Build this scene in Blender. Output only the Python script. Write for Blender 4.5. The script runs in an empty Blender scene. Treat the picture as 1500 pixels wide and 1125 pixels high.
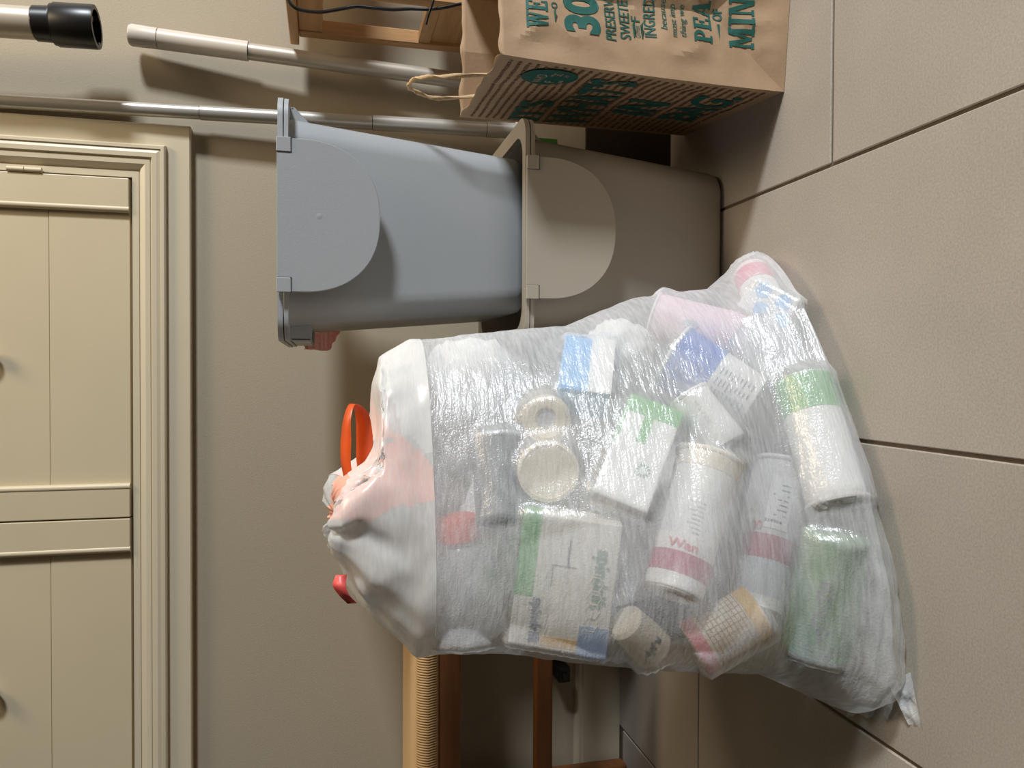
import bpy, bmesh, math, random
import numpy as np
from mathutils import Vector, Matrix, noise
from mathutils.bvhtree import BVHTree

random.seed(7); rng = np.random.default_rng(7)
SC = bpy.context.scene
COL = SC.collection

# ------------------------------------------------------------------ camera (phone held sideways: the picture's left is up)
EYE = 0.6; FPX = 1127.0
PITCH = math.atan(272/FPX); YAW = math.atan(19.5/FPX*math.cos(PITCH))
FWD = Vector((-math.sin(YAW)*math.cos(PITCH), math.cos(YAW)*math.cos(PITCH), -math.sin(PITCH)))
RGT = Vector((math.cos(YAW), math.sin(YAW), 0)); UPV = RGT.cross(FWD); DWN = -UPV
CAM = Vector((0, 0, EYE))
cd = bpy.data.cameras.new('camera'); cam = bpy.data.objects.new('camera', cd); COL.objects.link(cam)
cd.sensor_fit = 'HORIZONTAL'; cd.sensor_width = 36; cd.lens = 36*FPX/1500; cd.clip_start = .02
M3 = Matrix((DWN, RGT, -FWD)).transposed()
cam.matrix_world = Matrix.Translation(CAM) @ M3.to_4x4()
SC.camera = cam

def ray(x, y): return FPX*FWD + (1125-y-562.5)*RGT + (x-750)*DWN
def PZ(x, y, z=0.0): d = ray(x, y); return CAM + d*((z-EYE)/d.z)
def PY(x, y, Y): d = ray(x, y); return CAM + d*(Y/d.y)

# ------------------------------------------------------------------ world, lights, exposure
w = bpy.data.worlds.new('world'); SC.world = w; w.use_nodes = True
w.node_tree.nodes['Background'].inputs[0].default_value = (1.0, .87, .70, 1)
w.node_tree.nodes['Background'].inputs[1].default_value = .014

def area(name, loc, target, sx, sy, power, col):
    l = bpy.data.lights.new(name, 'AREA'); l.shape = 'RECTANGLE'; l.size = sx; l.size_y = sy; l.energy = power; l.color = col
    o = bpy.data.objects.new(name, l); COL.objects.link(o); o.location = loc
    o.rotation_euler = (Vector(target)-Vector(loc)).to_track_quat('-Z', 'Y').to_euler(); return o
area('window_daylight', (4.1, -1.02, 1.98), (.1, 1.0, .45), .5, .7, 240, (.88, .94, 1.0))
area('ceiling_lamp', (1.0, .75, 2.4), (.25, 1.3, .6), .6, .6, 21, (1.0, .80, .55))

vs = SC.view_settings; vs.view_transform = 'Standard'; vs.look = 'None'; vs.gamma = 1; vs.use_curve_mapping = False; vs.exposure = 0.0

# ------------------------------------------------------------------ materials
def srgb(*c):
    return tuple(((v/255)/12.92 if v/255 <= .04045 else ((v/255+.055)/1.055)**2.4) for v in c)
MATS = {}
def mat(name, rgb, rough=.5, var=.06, vscale=30, bump=0, bscale=200, metal=0, spec=.5, stretch=None, coat=0):
    if name in MATS: return MATS[name]
    m = bpy.data.materials.new(name); m.use_nodes = True; nt = m.node_tree; b = nt.nodes['Principled BSDF']
    b.inputs['Roughness'].default_value = rough; b.inputs['Metallic'].default_value = metal
    b.inputs['Specular IOR Level'].default_value = spec; b.inputs['Coat Weight'].default_value = coat
    tc = nt.nodes.new('ShaderNodeTexCoord'); mp = nt.nodes.new('ShaderNodeMapping'); nt.links.new(tc.outputs['Object'], mp.inputs[0])
    if stretch: mp.inputs['Scale'].default_value = stretch
    n = nt.nodes.new('ShaderNodeTexNoise'); n.inputs['Scale'].default_value = vscale; n.inputs['Detail'].default_value = 4
    nt.links.new(mp.outputs[0], n.inputs['Vector'])
    r = nt.nodes.new('ShaderNodeValToRGB'); c = srgb(*rgb)
    r.color_ramp.elements[0].position = .3; r.color_ramp.elements[1].position = .7
    r.color_ramp.elements[0].color = tuple(v*(1-var) for v in c)+(1,); r.color_ramp.elements[1].color = tuple(min(1, v*(1+var)) for v in c)+(1,)
    nt.links.new(n.outputs['Fac'], r.inputs[0]); nt.links.new(r.outputs[0], b.inputs['Base Color'])
    if bump:
        n2 = nt.nodes.new('ShaderNodeTexNoise'); n2.inputs['Scale'].default_value = bscale; n2.inputs['Detail'].default_value = 3
        nt.links.new(mp.outputs[0], n2.inputs['Vector'])
        bp = nt.nodes.new('ShaderNodeBump'); bp.inputs['Strength'].default_value = bump; bp.inputs['Distance'].default_value = .002
        nt.links.new(n2.outputs['Fac'], bp.inputs['Height']); nt.links.new(bp.outputs[0], b.inputs['Normal'])
    MATS[name] = m; return m

def tile_mat():
    m = mat('tile_stone', (180, 170, 157), .55, .05, 7, .05, 1500)
    nt = m.node_tree; b = nt.nodes['Principled BSDF']; link = b.inputs['Base Color'].links[0]; src = link.from_socket
    n = nt.nodes.new('ShaderNodeTexNoise'); n.inputs['Scale'].default_value = 420; n.inputs['Detail'].default_value = 2
    tc = nt.nodes.new('ShaderNodeTexCoord'); nt.links.new(tc.outputs['Object'], n.inputs['Vector'])
    oi = nt.nodes.new('ShaderNodeObjectInfo')
    r = nt.nodes.new('ShaderNodeMapRange'); r.inputs[1].default_value = .3; r.inputs[2].default_value = .7; r.inputs[3].default_value = .86; r.inputs[4].default_value = 1.1
    nt.links.new(n.outputs['Fac'], r.inputs[0])
    r2 = nt.nodes.new('ShaderNodeMapRange'); r2.inputs[3].default_value = .96; r2.inputs[4].default_value = 1.04; nt.links.new(oi.outputs['Random'], r2.inputs[0])
    mu = nt.nodes.new('ShaderNodeMath'); mu.operation = 'MULTIPLY'; nt.links.new(r.outputs[0], mu.inputs[0]); nt.links.new(r2.outputs[0], mu.inputs[1])
    mx = nt.nodes.new('ShaderNodeVectorMath'); mx.operation = 'MULTIPLY'
    nt.links.new(src, mx.inputs[0]); nt.links.new(mu.outputs[0], mx.inputs[1]); nt.links.new(mx.outputs[0], b.inputs['Base Color'])
    return m

def film_mat(name, clear=.5, tint=(.95, .96, .97), gloss=.05, wrinkle=.5, rough=.18):
    if name in MATS: return MATS[name]
    m = bpy.data.materials.new(name); m.use_nodes = True; nt = m.node_tree; nt.nodes.clear(); N = nt.nodes.new; L = nt.links.new
    out = N('ShaderNodeOutputMaterial')
    uv = N('ShaderNodeUVMap'); uv.uv_map = 'UVMap'
    def stretched(sx, sy, rot, scale, dist):
        mp = N('ShaderNodeMapping'); mp.inputs['Scale'].default_value = (sx, sy, 1); mp.inputs['Rotation'].default_value = (0, 0, rot); L(uv.outputs[0], mp.inputs[0])
        n = N('ShaderNodeTexNoise'); n.inputs['Scale'].default_value = scale; n.inputs['Detail'].default_value = 3; n.inputs['Distortion'].default_value = dist; L(mp.outputs[0], n.inputs['Vector']); return n
    a = stretched(.16, 1, .12, 230, .25); b2 = stretched(.3, 1, -.25, 70, .5); c2 = stretched(1, 1, 0, 420, .3)
    a1 = N('ShaderNodeMath'); a1.operation = 'MULTIPLY_ADD'; L(b2.outputs['Fac'], a1.inputs[0]); a1.inputs[1].default_value = 1.8; L(a.outputs['Fac'], a1.inputs[2])
    a2 = N('ShaderNodeMath'); a2.operation = 'MULTIPLY_ADD'; L(c2.outputs['Fac'], a2.inputs[0]); a2.inputs[1].default_value = .35; L(a1.outputs[0], a2.inputs[2])
    bp = N('ShaderNodeBump'); bp.inputs['Strength'].default_value = wrinkle; bp.inputs['Distance'].default_value = .003; L(a2.outputs[0], bp.inputs['Height'])
    tr = N('ShaderNodeBsdfTransparent'); tr.inputs[0].default_value = (1, 1, 1, 1)
    di = N('ShaderNodeBsdfDiffuse'); di.inputs[0].default_value = tint+(1,); L(bp.outputs[0], di.inputs['Normal'])
    tl = N('ShaderNodeBsdfTranslucent'); tl.inputs[0].default_value = tint+(1,); L(bp.outputs[0], tl.inputs['Normal'])
    gl = N('ShaderNodeBsdfGlossy'); gl.inputs['Roughness'].default_value = rough; gl.inputs[0].default_value = (1, 1, 1, 1); L(bp.outputs[0], gl.inputs['Normal'])
    m1 = N('ShaderNodeMixShader'); m1.inputs[0].default_value = .3; L(di.outputs[0], m1.inputs[1]); L(tl.outputs[0], m1.inputs[2])
    m2 = N('ShaderNodeMixShader'); L(m1.outputs[0], m2.inputs[2]); L(tr.outputs[0], m2.inputs[1])
    # ripples of the stretched film are a little milkier than the flat film between them
    mr = N('ShaderNodeMapRange'); mr.inputs[1].default_value = .35; mr.inputs[2].default_value = .68; mr.inputs[3].default_value = 1-clear-.06; mr.inputs[4].default_value = 1-clear+.10
    L(a.outputs['Fac'], mr.inputs[0]); L(mr.outputs[0], m2.inputs[0])
    m3 = N('ShaderNodeMixShader'); m3.inputs[0].default_value = gloss; L(m2.outputs[0], m3.inputs[1]); L(gl.outputs[0], m3.inputs[2])
    L(m3.outputs[0], out.inputs[0]); MATS[name] = m; return m

def clear_mat(name, tint=(.8, .82, .84), clear=.55):
    if name in MATS: return MATS[name]
    m = bpy.data.materials.new(name); m.use_nodes = True; nt = m.node_tree; b = nt.nodes['Principled BSDF']
    n = nt.nodes.new('ShaderNodeTexNoise'); n.inputs['Scale'].default_value = 25
    r = nt.nodes.new('ShaderNodeMapRange'); r.inputs[3].default_value = 1-clear-.06; r.inputs[4].default_value = 1-clear+.06
    nt.links.new(n.outputs['Fac'], r.inputs[0]); nt.links.new(r.outputs[0], b.inputs['Alpha'])
    b.inputs['Base Color'].default_value = tint+(1,); b.inputs['Roughness'].default_value = .15; MATS[name] = m; return m

# ------------------------------------------------------------------ mesh helpers
def tag(o, label=None, cat=None, group=None, kind=None):
    if label: o['label'] = label
    if cat: o['category'] = cat
    if group: o['group'] = group
    if kind: o['kind'] = kind
    return o
def empty(name, loc=(0, 0, 0), M=None):
    o = bpy.data.objects.new(name, None); COL.objects.link(o); o.empty_display_size = .05
    if M is not None: o.matrix_world = M
    else: o.location = loc
    return o
def mesh(name, verts, faces, m, parent=None, smooth=False, uvs=None):
    me = bpy.data.meshes.new(name); me.from_pydata([tuple(v) for v in verts], [], [tuple(f) for f in faces]); me.update()
    me.materials.append(m)
    if smooth: me.polygons.foreach_set('use_smooth', [True]*len(me.polygons))
    o = bpy.data.objects.new(name, me); COL.objects.link(o)
    if parent is not None: o.parent = parent
    return o
def from_bm(name, bm, m, parent=None, smooth=False):
    bmesh.ops.recalc_face_normals(bm, faces=bm.faces[:])
    me = bpy.data.meshes.new(name); bm.to_mesh(me); bm.free(); me.materials.append(m)
    if smooth: me.polygons.foreach_set('use_smooth', [True]*len(me.polygons))
    o = bpy.data.objects.new(name, me); COL.objects.link(o)
    if parent is not None: o.parent = parent
    return o
def bm_box(bm, lo, hi, bev=0, segs=2):
    lo, hi = Vector(lo), Vector(hi); c = (lo+hi)/2; s = hi-lo
    r = bmesh.ops.create_cube(bm, size=1, matrix=Matrix.Translation(c) @ Matrix.Diagonal((s.x, s.y, s.z, 1)))
    if bev:
        es = list({e for v in r['verts'] for e in v.link_edges})
        bmesh.ops.bevel(bm, geom=es, offset=bev, segments=segs, affect='EDGES', profile=.5)
def box(name, lo, hi, m, parent=None, bev=0, segs=2):
    bm = bmesh.new(); bm_box(bm, lo, hi, bev, segs); return from_bm(name, bm, m, parent)
def lathe(name, prof, m, parent=None, seg=40, smooth=True, close=True):
    V = []; Fc = []; n = len(prof)
    for i in range(seg):
        a = 2*math.pi*i/seg
        for r, z in prof: V.append((r*math.cos(a), r*math.sin(a), z))
    for i in range(seg):
        j = (i+1) % seg
        for k in range(n-1): Fc.append((i*n+k, j*n+k, j*n+k+1, i*n+k+1))
    if close:
        if prof[0][0] > 1e-5: Fc.append(tuple(reversed([i*n for i in range(seg)])))
        if prof[-1][0] > 1e-5: Fc.append(tuple(i*n+n-1 for i in range(seg)))
    o = mesh(name, V, Fc, m, parent, smooth)
    if smooth: autosmooth(o)
    return o
def autosmooth(o, ang=35):
    me = o.data; bm = bmesh.new(); bm.from_mesh(me); bmesh.ops.remove_doubles(bm, verts=bm.verts, dist=1e-6)
    for e in bm.edges:
        if len(e.link_faces) == 2 and e.calc_face_angle(0) > math.radians(ang): e.smooth = False
    bm.to_mesh(me); bm.free()
def tube(name, pts, rad, m, parent=None, seg=10, caps=True, twist=0):
    pts = [Vector(p) for p in pts]; n = len(pts); V = []; Fc = []; prev = None
    if not hasattr(rad, '__len__'): rad = [rad]*n
    for i, p in enumerate(pts):
        t = (pts[min(i+1, n-1)]-pts[max(i-1, 0)]).normalized()
        if prev is None:
            prev = t.orthogonal().normalized()
        prev = (prev - t*prev.dot(t)).normalized(); b = t.cross(prev)
        for k in range(seg):
            a = 2*math.pi*k/seg + twist*i
            rr = rad[i]*(1+.22*math.cos(2*(2*math.pi*k/seg)) if twist else 1)
            V.append(p + rr*(math.cos(a)*prev + math.sin(a)*b))
    for i in range(n-1):
        for k in range(seg):
            l = (k+1) % seg; Fc.append((i*seg+k, i*seg+l, (i+1)*seg+l, (i+1)*seg+k))
    if caps: Fc += [tuple(reversed(range(seg))), tuple(range((n-1)*seg, n*seg))]
    o = mesh(name, V, Fc, m, parent, True); autosmooth(o, 50); return o
def smooth_path(pts, n=8):
    pts = [Vector(p) for p in pts]; out = []
    P = [pts[0]*2-pts[1]]+pts+[pts[-1]*2-pts[-2]]
    for i in range(1, len(P)-2):
        for k in range(n):
            t = k/n; a, b, c, d = P[i-1:i+3]
            out.append(.5*((2*b)+(c-a)*t+(2*a-5*b+4*c-d)*t*t+(3*b-a-3*c+d)*t**3))
    out.append(pts[-1]); return out
def rrect(hx, hy, r, seg=6, cx=0, cy=0):
    P = []
    for qx, qy, a0 in ((1, 1, 0), (-1, 1, 90), (-1, -1, 180), (1, -1, 270)):
        for k in range(seg+1):
            a = math.radians(a0+90*k/seg); P.append((cx+qx*(hx-r)+r*math.cos(a), cy+qy*(hy-r)+r*math.sin(a)))
    return P
def loft(name, rings, m, parent=None, cap0=True, cap1=True, smooth=True, closed=False, ang=35):
    n = len(rings[0]); V = [v for r in rings for v in r]; Fc = []; k = len(rings)
    for i in range(k-1 + (1 if closed else 0)):
        j = (i+1) % k
        for a in range(n): b = (a+1) % n; Fc.append((i*n+a, i*n+b, j*n+b, j*n+a))
    if cap0 and not closed: Fc.append(tuple(reversed(range(n))))
    if cap1 and not closed: Fc.append(tuple(range((k-1)*n, k*n)))
    o = mesh(name, V, Fc, m, parent, smooth)
    if smooth: autosmooth(o, ang)
    return o

# lettering ---------------------------------------------------------
_fc = {}
def plain_text(s, bold=0.0, shear=0.0):
    key = (s, bold, shear)
    if key not in _fc:
        c = bpy.data.curves.new('t', 'FONT'); c.body = s; c.size = 1; c.offset = bold; c.shear = shear; c.resolution_u = 4
        o = bpy.data.objects.new('t', c); COL.objects.link(o)
        dg = bpy.context.evaluated_depsgraph_get(); me = bpy.data.meshes.new_from_object(o.evaluated_get(dg))
        V = [(v.co.x, v.co.y) for v in me.vertices]; Fc = [tuple(p.vertices) for p in me.polygons]
        bpy.data.objects.remove(o); bpy.data.curves.remove(c); bpy.data.meshes.remove(me)
        _fc[key] = (V, Fc)
    V, Fc = _fc[key]
    xs = [v[0] for v in V]; x0 = min(xs); cap = .7
    return [((x-x0)/cap, y/cap) for x, y in V], Fc, (max(xs)-x0)/cap
def R(a, b, c, d): return [(a, b), (c, b), (c, d), (a, d)]
def arc(cx, cy, ox, oy, ix, iy, a0, a1, n=14):
    P = []
    for k in range(n):
        t0, t1 = (math.radians(a0+(a1-a0)*q/n) for q in (k, k+1))
        P.append([(cx+ix*math.cos(t0), cy+iy*math.sin(t0)), (cx+ox*math.cos(t0), cy+oy*math.sin(t0)), (cx+ox*math.cos(t1), cy+oy*math.sin(t1)), (cx+ix*math.cos(t1), cy+iy*math.sin(t1))])
    return P
SLAB = {
 'E': ([R(.08, 0, .32, 1), R(0, 0, .72, .12), R(0, .88, .72, 1), R(.3, .44, .56, .56), R(.6, 0, .72, .3), R(.6, .7, .72, 1), R(.46, .34, .56, .66)], .8),
 'F': ([R(.08, 0, .32, 1), R(0, 0, .46, .12), R(0, .88, .72, 1), R(.3, .44, .56, .56), R(.6, .7, .72, 1), R(.46, .34, .56, .66)], .8),
 'W': ([[(.08, 1), (.32, 1), (.49, 0), (.33, 0)], [(.33, 0), (.47, 0), (.64, 1), (.52, 1)], [(.5, 1), (.74, 1), (.92, 0), (.76, 0)], [(.76, 0), (.9, 0), (1.09, 1), (.97, 1)], R(0, .9, .4, 1), R(.42, .9, .82, 1), R(.87, .9, 1.19, 1)], 1.25),
 'M': ([R(.08, 0, .22, 1), R(.78, 0, 1.03, 1), [(.08, 1), (.34, 1), (.62, .08), (.47, .08)], [(.47, .08), (.6, .08), (.88, 1), (.76, 1)], R(0, 0, .32, .11), R(.68, 0, 1.13, .11), R(0, .89, .3, 1), R(.8, .89, 1.13, 1)], 1.22),
 'I': ([R(.1, 0, .35, 1), R(0, 0, .45, .11), R(0, .89, .45, 1)], .54),
 'N': ([R(.1, 0, .23, 1), R(.72, 0, .85, 1), [(.1, 1), (.35, 1), (.85, 0), (.62, 0)], R(0, 0, .34, .11), R(0, .89, .3, 1), R(.6, .89, .97, 1)], 1.05),
 'P': ([R(.08, 0, .32, 1), R(0, 0, .46, .11), R(0, .89, .4, 1)]+arc(.36, .7, .4, .3, .16, .17, -90, 90), .84),
 'A': ([[(.08, 0), (.2, 0), (.52, 1), (.4, 1)], [(.6, 0), (.88, 0), (.6, 1), (.36, 1)], R(.2, .26, .72, .37), R(0, 0, .32, .11), R(.5, 0, 1.0, .11)], 1.06),
 'D': ([R(.08, 0, .32, 1), R(0, 0, .34, .11), R(0, .89, .34, 1)]+arc(.3, .5, .55, .5, .29, .39, -90, 90), .92),
 'C': (arc(.48, .5, .48, .5, .23, .38, 45, 315)+[R(.74, .62, .84, .96)], .92),
 'O': (arc(.45, .5, .45, .5, .21, .38, 0, 360, 24), .96),
 ' ': ([], .4)}
def slab_text(s):
    V = []; Fc = []; x = 0
    for ch in s:
        polys, adv = SLAB[ch]
        for p in polys:
            # split long quads so that they follow a creased face
            Fc.append(tuple(range(len(V), len(V)+len(p)))); V += [(x+a, b) for a, b in p]
        x += adv
    return V, Fc, x
def print_on(name, glyph, fn, h, m, parent, width=None, x0=0, y0=0):
    """lettering of cap height h laid on the surface fn(x, y); squeezed to a width if given"""
    V, Fc, wd = glyph
    kx = width/wd if width else h
    return mesh(name, [fn(x0+x*kx, y0+y*h) for x, y in V], Fc, m, parent)

# ================================================================== THE SETTING
WALL_Y = 1.52
m_wall = mat('wall_paint', (172, 160, 138), .55, .03, 3, .15, 350)
m_trim = mat('trim_paint', (208, 196, 170), .38, .025, 4, .06, 120)
m_grout = mat('grout', (104, 90, 74), .9, .15, 60, .3, 400)
m_tile = tile_mat()

wall = box('wall_back', (-1.9, WALL_Y, -.06), (1.9, WALL_Y+.1, 2.6), m_wall); tag(wall, kind='structure')
floor = box('floor', (-1.9, -.75, -.06), (1.9, WALL_Y, -.0025), m_grout); tag(floor, kind='structure')
TW, TL, GAP = .3328, .6656, .0045
def tile_mesh(x0, x1, y0, y1):
    bm = bmesh.new(); bm_box(bm, (x0, y0, -.012), (x1, y1, 0), .0012, 1)
    bmesh.ops.recalc_face_normals(bm, faces=bm.faces[:])
    me = bpy.data.meshes.new('tile'); bm.to_mesh(me); bm.free(); me.materials.append(m_tile); return me
shared = tile_mesh(-TW/2+GAP/2, TW/2-GAP/2, -TL/2+GAP/2, TL/2-GAP/2)
for k in range(-6, 5):
    xa = .254 + k*TW; joint = .827 + (TL/2 if k % 2 else 0)
    for j in range(-3, 3):
        y0 = joint + j*TL; y1 = y0+TL
        if y1 < -.7 or y0 > WALL_Y-.03: continue
        if y1 <= WALL_Y and y0 >= -.75: me = shared; loc = (xa+TW/2, (y0+y1)/2, 0)
        else:
            a, b = max(y0+GAP/2, -.74), min(y1-GAP/2, WALL_Y-.001); me = tile_mesh(-TW/2+GAP/2, TW/2-GAP/2, a, b); loc = (xa+TW/2, 0, 0)
        o = bpy.data.objects.new('tile', me); COL.objects.link(o); o.parent = floor; o.location = loc

# baseboard with a small stepped top
prof = [(0, 0), (-.011, 0), (-.011, .080), (-.009, .0835), (-.009, .089), (-.005, .096), (0, .098)]
V = []; Fc = []
for x in (-1.9, 1.9): V += [(x, WALL_Y+a, b) for a, b in prof]
n = len(prof)
for k in range(n): Fc.append((k, (k+1) % n, n+(k+1) % n, n+k))
Fc += [tuple(range(n)), tuple(reversed(range(n, 2*n)))]
tag(mesh('baseboard_back', V, Fc, m_trim), kind='structure')

# window with folding shutters -------------------------------------
win = empty('window_1', (-.25, WALL_Y, .84)); tag(win, kind='structure')
def wp(x, y, z): return Vector((x, y, z)) - Vector((-.25, WALL_Y, .84))
CR, CB, CT, CL = .443, .84, 2.25, -.943         # outer edges of the casing
# moulding profile: distance in from the outer edge, height off the wall
cas = [(0, 0), (0, .016), (.002, .018), (.040, .018), (.0405, .026), (.043, .0285), (.048, .029), (.049, .0265), (.0555, .0285), (.063, .0275), (.066, .0225), (.067, .0245), (.075, .0235), (.083, .0185), (.0865, .0135), (.0868, .0155), (.098, .0155), (.098, 0)]
def ringat(q, h): return [(CL+q, WALL_Y-h, CB+q), (CR-q, WALL_Y-h, CB+q), (CR-q, WALL_Y-h, CT-q), (CL+q, WALL_Y-h, CT-q)]
loft('casing', [[wp(*p) for p in ringat(q, h)] for q, h in cas], m_trim, win, closed=True, ang=18)
q = .0985; X0, X1, Z0, Z1 = CL+q, CR-q, CB+q, CT-q; XM = -.2655
m_shut = mat('shutter_paint', (206, 192, 162), .42, .03, 5, .05, 90)
SY = WALL_Y-.004
for (a, b) in ((X0+.003, XM-.0012), (XM+.0012, X1-.003)):
    sh = box('shutter', wp(a, SY-.004, Z0+.003), wp(b, SY, Z1-.003), m_shut, win)
    st = .055
    zz = [Z0+.004, 1.0735, 1.39, 1.70, 2.02, Z1-.004]
    for i in range(len(zz)-1):
        dp = .0075 if i % 2 == 0 else .0068
        box('board', wp(a+st-.006, SY-.004-dp+.0035, zz[i]+.0004), wp(b-st+.006, SY-.0035, zz[i+1]-.0004), m_shut, sh, .0006, 1)
    for s, c0, c1 in ((1, a, a+st), (-1, b-st, b)):
        box('stile', wp(c0, SY-.017, Z0+.004), wp(c1, SY-.0035, Z1-.004), m_shut, sh, .0015, 2)
        xb = c1 if s > 0 else c0
        tube('bead', [wp(xb, SY-.0125, Z0+.004), wp(xb, SY-.0125, Z1-.004)], .0062, m_shut, sh, 12)
    hx = (X0-.002) if a == X0+.003 else (X1+.002)
    for hz in (1.108, 1.95):
        for h0, h1 in ((hz-.027, hz-.0006), (hz+.0006, hz+.027)):
            tube('hinge', [wp(hx, SY-.017, h0), wp(hx, SY-.017, h1)], .0048, m_shut, sh, 12)
    kx = (a+b)/2 - (.012 if a > -.5 else .005); kz = 1.163
    k = lathe('knob', [(.0001, 0), (.006, 0), (.005, .006), (.009, .010), (.0125, .015), (.0125, .020), (.009, .024), (.0001, .0252)], mat('knob_metal', (196, 184, 160), .3, .03, 20, metal=.3), sh, 24)
    k.location = wp(kx, SY-.0075, kz); k.rotation_euler = (math.radians(90), 0, 0)

# ================================================================== BINS
m_bin_top = mat('bin_plastic_cool', (168, 171, 173), .42, .015, 6, .1, 700)
m_bin_low = mat('bin_plastic_warm', (176, 166, 150), .42, .015, 6, .1, 700)
def make_bin(loc, m, label, group, height=.322):
    root = empty('recycling_bin', loc); tag(root, label, 'bin', group)
    Hh = height; D0, D1 = .122, .150; W0, W1 = .113, .140
    def ring(t, inset=0, z=None, r=.036): 
        return [(x, y, t*Hh if z is None else z) for x, y in rrect(W0+(W1-W0)*t-inset, D0+(D1-D0)*t-inset, max(.004, r-inset))]
    rings = [ring(0, .016, .0), ring(0, .008, .0018), ring(.02, .002, .007), ring(.05, 0, .016)]
    rings += [ring(t) for t in (.2, .4, .6, .8, 1)]
    rings += [ring(1, .003), ring(.5, .003), ring(.04, .004)]
    loft('body', rings, m, root, smooth=True, ang=40)
    # rim: two stacked flanges that stand out sideways as grips
    cut = .1695
    def flange(z0, z1, ex):
        o = [(x, y) for x, y in rrect(.160+ex, .1685+ex*.3, .030, 6, 0, .004)]; i = [(x, y) for x, y in rrect(W1-.002, D1-.002, .034)]
        return [[(x, y, z0) for x, y in i], [(x, y, z0) for x, y in o], [(x, y, z1) for x, y in o], [(x, y, z1) for x, y in i]]
    loft('rim', flange(Hh-.006, Hh-.0006, .0), m, root, closed=True, ang=30)
    loft('rim', flange(Hh+.0008, Hh+.0075, .0008), m, root, closed=True, ang=30)
    for s in (-1, 1):
        g = bmesh.new()
        for yy in (-.11, .108):                      # end webs taper outwards
            zo = .034 if s < 0 else .012
            q = [(s*.134, Hh-.036), (s*.159, Hh-zo), (s*.159, Hh-.0062), (s*.134, Hh-.0062)]
            vv = [[g.verts.new((x, y, z)) for x, z in q] for y in (yy, yy+.004)]
            g.faces.new(vv[0]); g.faces.new(vv[1][::-1])
            for k in range(4): g.faces.new((vv[0][k], vv[1][k], vv[1][(k+1) % 4], vv[0][(k+1) % 4]))
        bm_box(g, (s*.157-.0022, -.11, Hh-(.034 if s < 0 else .012)), (s*.157+.0022, .112, Hh-.0062), .0015, 1)
        from_bm('grip', g, m, root)
    # flap: D shaped plate hung from two square hinge lugs
    fy = -.1685; zt = Hh+.0078; hw = .0985; hh = .131; P = []
    st = .032
    for k in range(33):
        a = math.pi + math.pi*k/32; c, s_ = math.cos(a), math.sin(a)
        P.append((hw*abs(c)**.86*math.copysign(1, c), zt-st+(hh-st)*-abs(s_)**.92))
    P = [(-hw, zt)]+P+[(hw, zt)]
    nn = len(P); cxm = 0; czm = zt-.05
    def lay(y, k): return [(cxm+(x-cxm)*k, y, czm+(z-czm)*k) for x, z in P]
    fl = loft('flap', [lay(fy+.001, .992), lay(fy-.0005, 1.0), lay(fy-.0055, 1.0), lay(fy-.0068, .992)], m, root, smooth=False)
    for s in (-1, 1):
        c0 = s*hw; a, b = sorted((c0+s*.0008, c0-s*.018))
        box('hinge_lug', (a, fy-.0082, zt-.0175), (b, fy-.0062, zt+.0004), m, fl, .0007, 1)
        g = [(a-.0006, b+.0006)][0]
        box('joint', (g[0], fy-.0072, zt-.0185), (g[1], fy-.0064, zt-.0168), mat('dark_gap', (60, 56, 50), .8, .05), fl)
        xj = (b if s < 0 else a)
        box('joint', (xj-.0007, fy-.0072, zt-.0185), (xj+.0007, fy-.0064, zt), mat('dark_gap', (60, 56, 50), .8, .05), fl)
    nub = lathe('nub', [(.0001, 0), (.0045, 0), (.003, .0003), (.0001, .0004)], m, fl, 16); nub.rotation_euler = (math.radians(90), 0, 0); nub.location = (0, fy-.0067, zt-.053)
    return root
BINX, BINY = .200, 1.2085
make_bin((BINX, BINY, .0005), m_bin_low, 'taupe plastic bin with a D-shaped flap, standing on the floor under another bin', 'stacked bins')
make_bin((BINX, BINY-.002, .3155), m_bin_top, 'cool grey plastic bin with a D-shaped flap, stacked on top of the taupe bin', 'stacked bins', .3385)

# red liner edge poking out under the left grip of the upper bin
m_red = film_mat('red_film', .15, (.75, .16, .12), .06, .5, .4)
def crumple_sheet(name, corners, nu, nv, amp, m, parent=None, seed=0, fold=0):
    """bilinear patch of thin film with folds"""
    a, b, c, d = (Vector(p) for p in corners); nrm = (b-a).cross(d-a).normalized(); V = []; Fc = []; UV = []
    for j in range(nv+1):
        for i in range(nu+1):
            u, v = i/nu, j/nv
            p = (a*(1-u)+b*u)*(1-v)+(d*(1-u)+c*u)*v
            k = noise.noise(Vector((u*3+seed, v*3, seed)))*amp + abs(math.sin(u*fold*math.pi))*amp*.8 + noise.noise(Vector((u*9+seed, v*9, 4)))*amp*.4
            V.append(p+nrm*k)
    for j in range(nv):
        for i in range(nu): q0 = j*(nu+1)+i; Fc.append((q0, q0+1, q0+nu+2, q0+nu+1))
    o = mesh(name, V, Fc, m, parent, True)
    uvl = o.data.uv_layers.new(name='UVMap')
    for l in o.data.loops:
        co = V[l.vertex_index]; uvl.data[l.index].uv = (co.x+co.y, co.z)
    return o
ln = crumple_sheet('bin_liner', [(.060, 1.325, .632), (.036, 1.335, .640), (.034, 1.36, .600), (.072, 1.365, .575)], 10, 12, .006, m_red, seed=3, fold=3)
tag(ln, 'red plastic liner edge hanging out behind the upper bin', 'bin liner')

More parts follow.
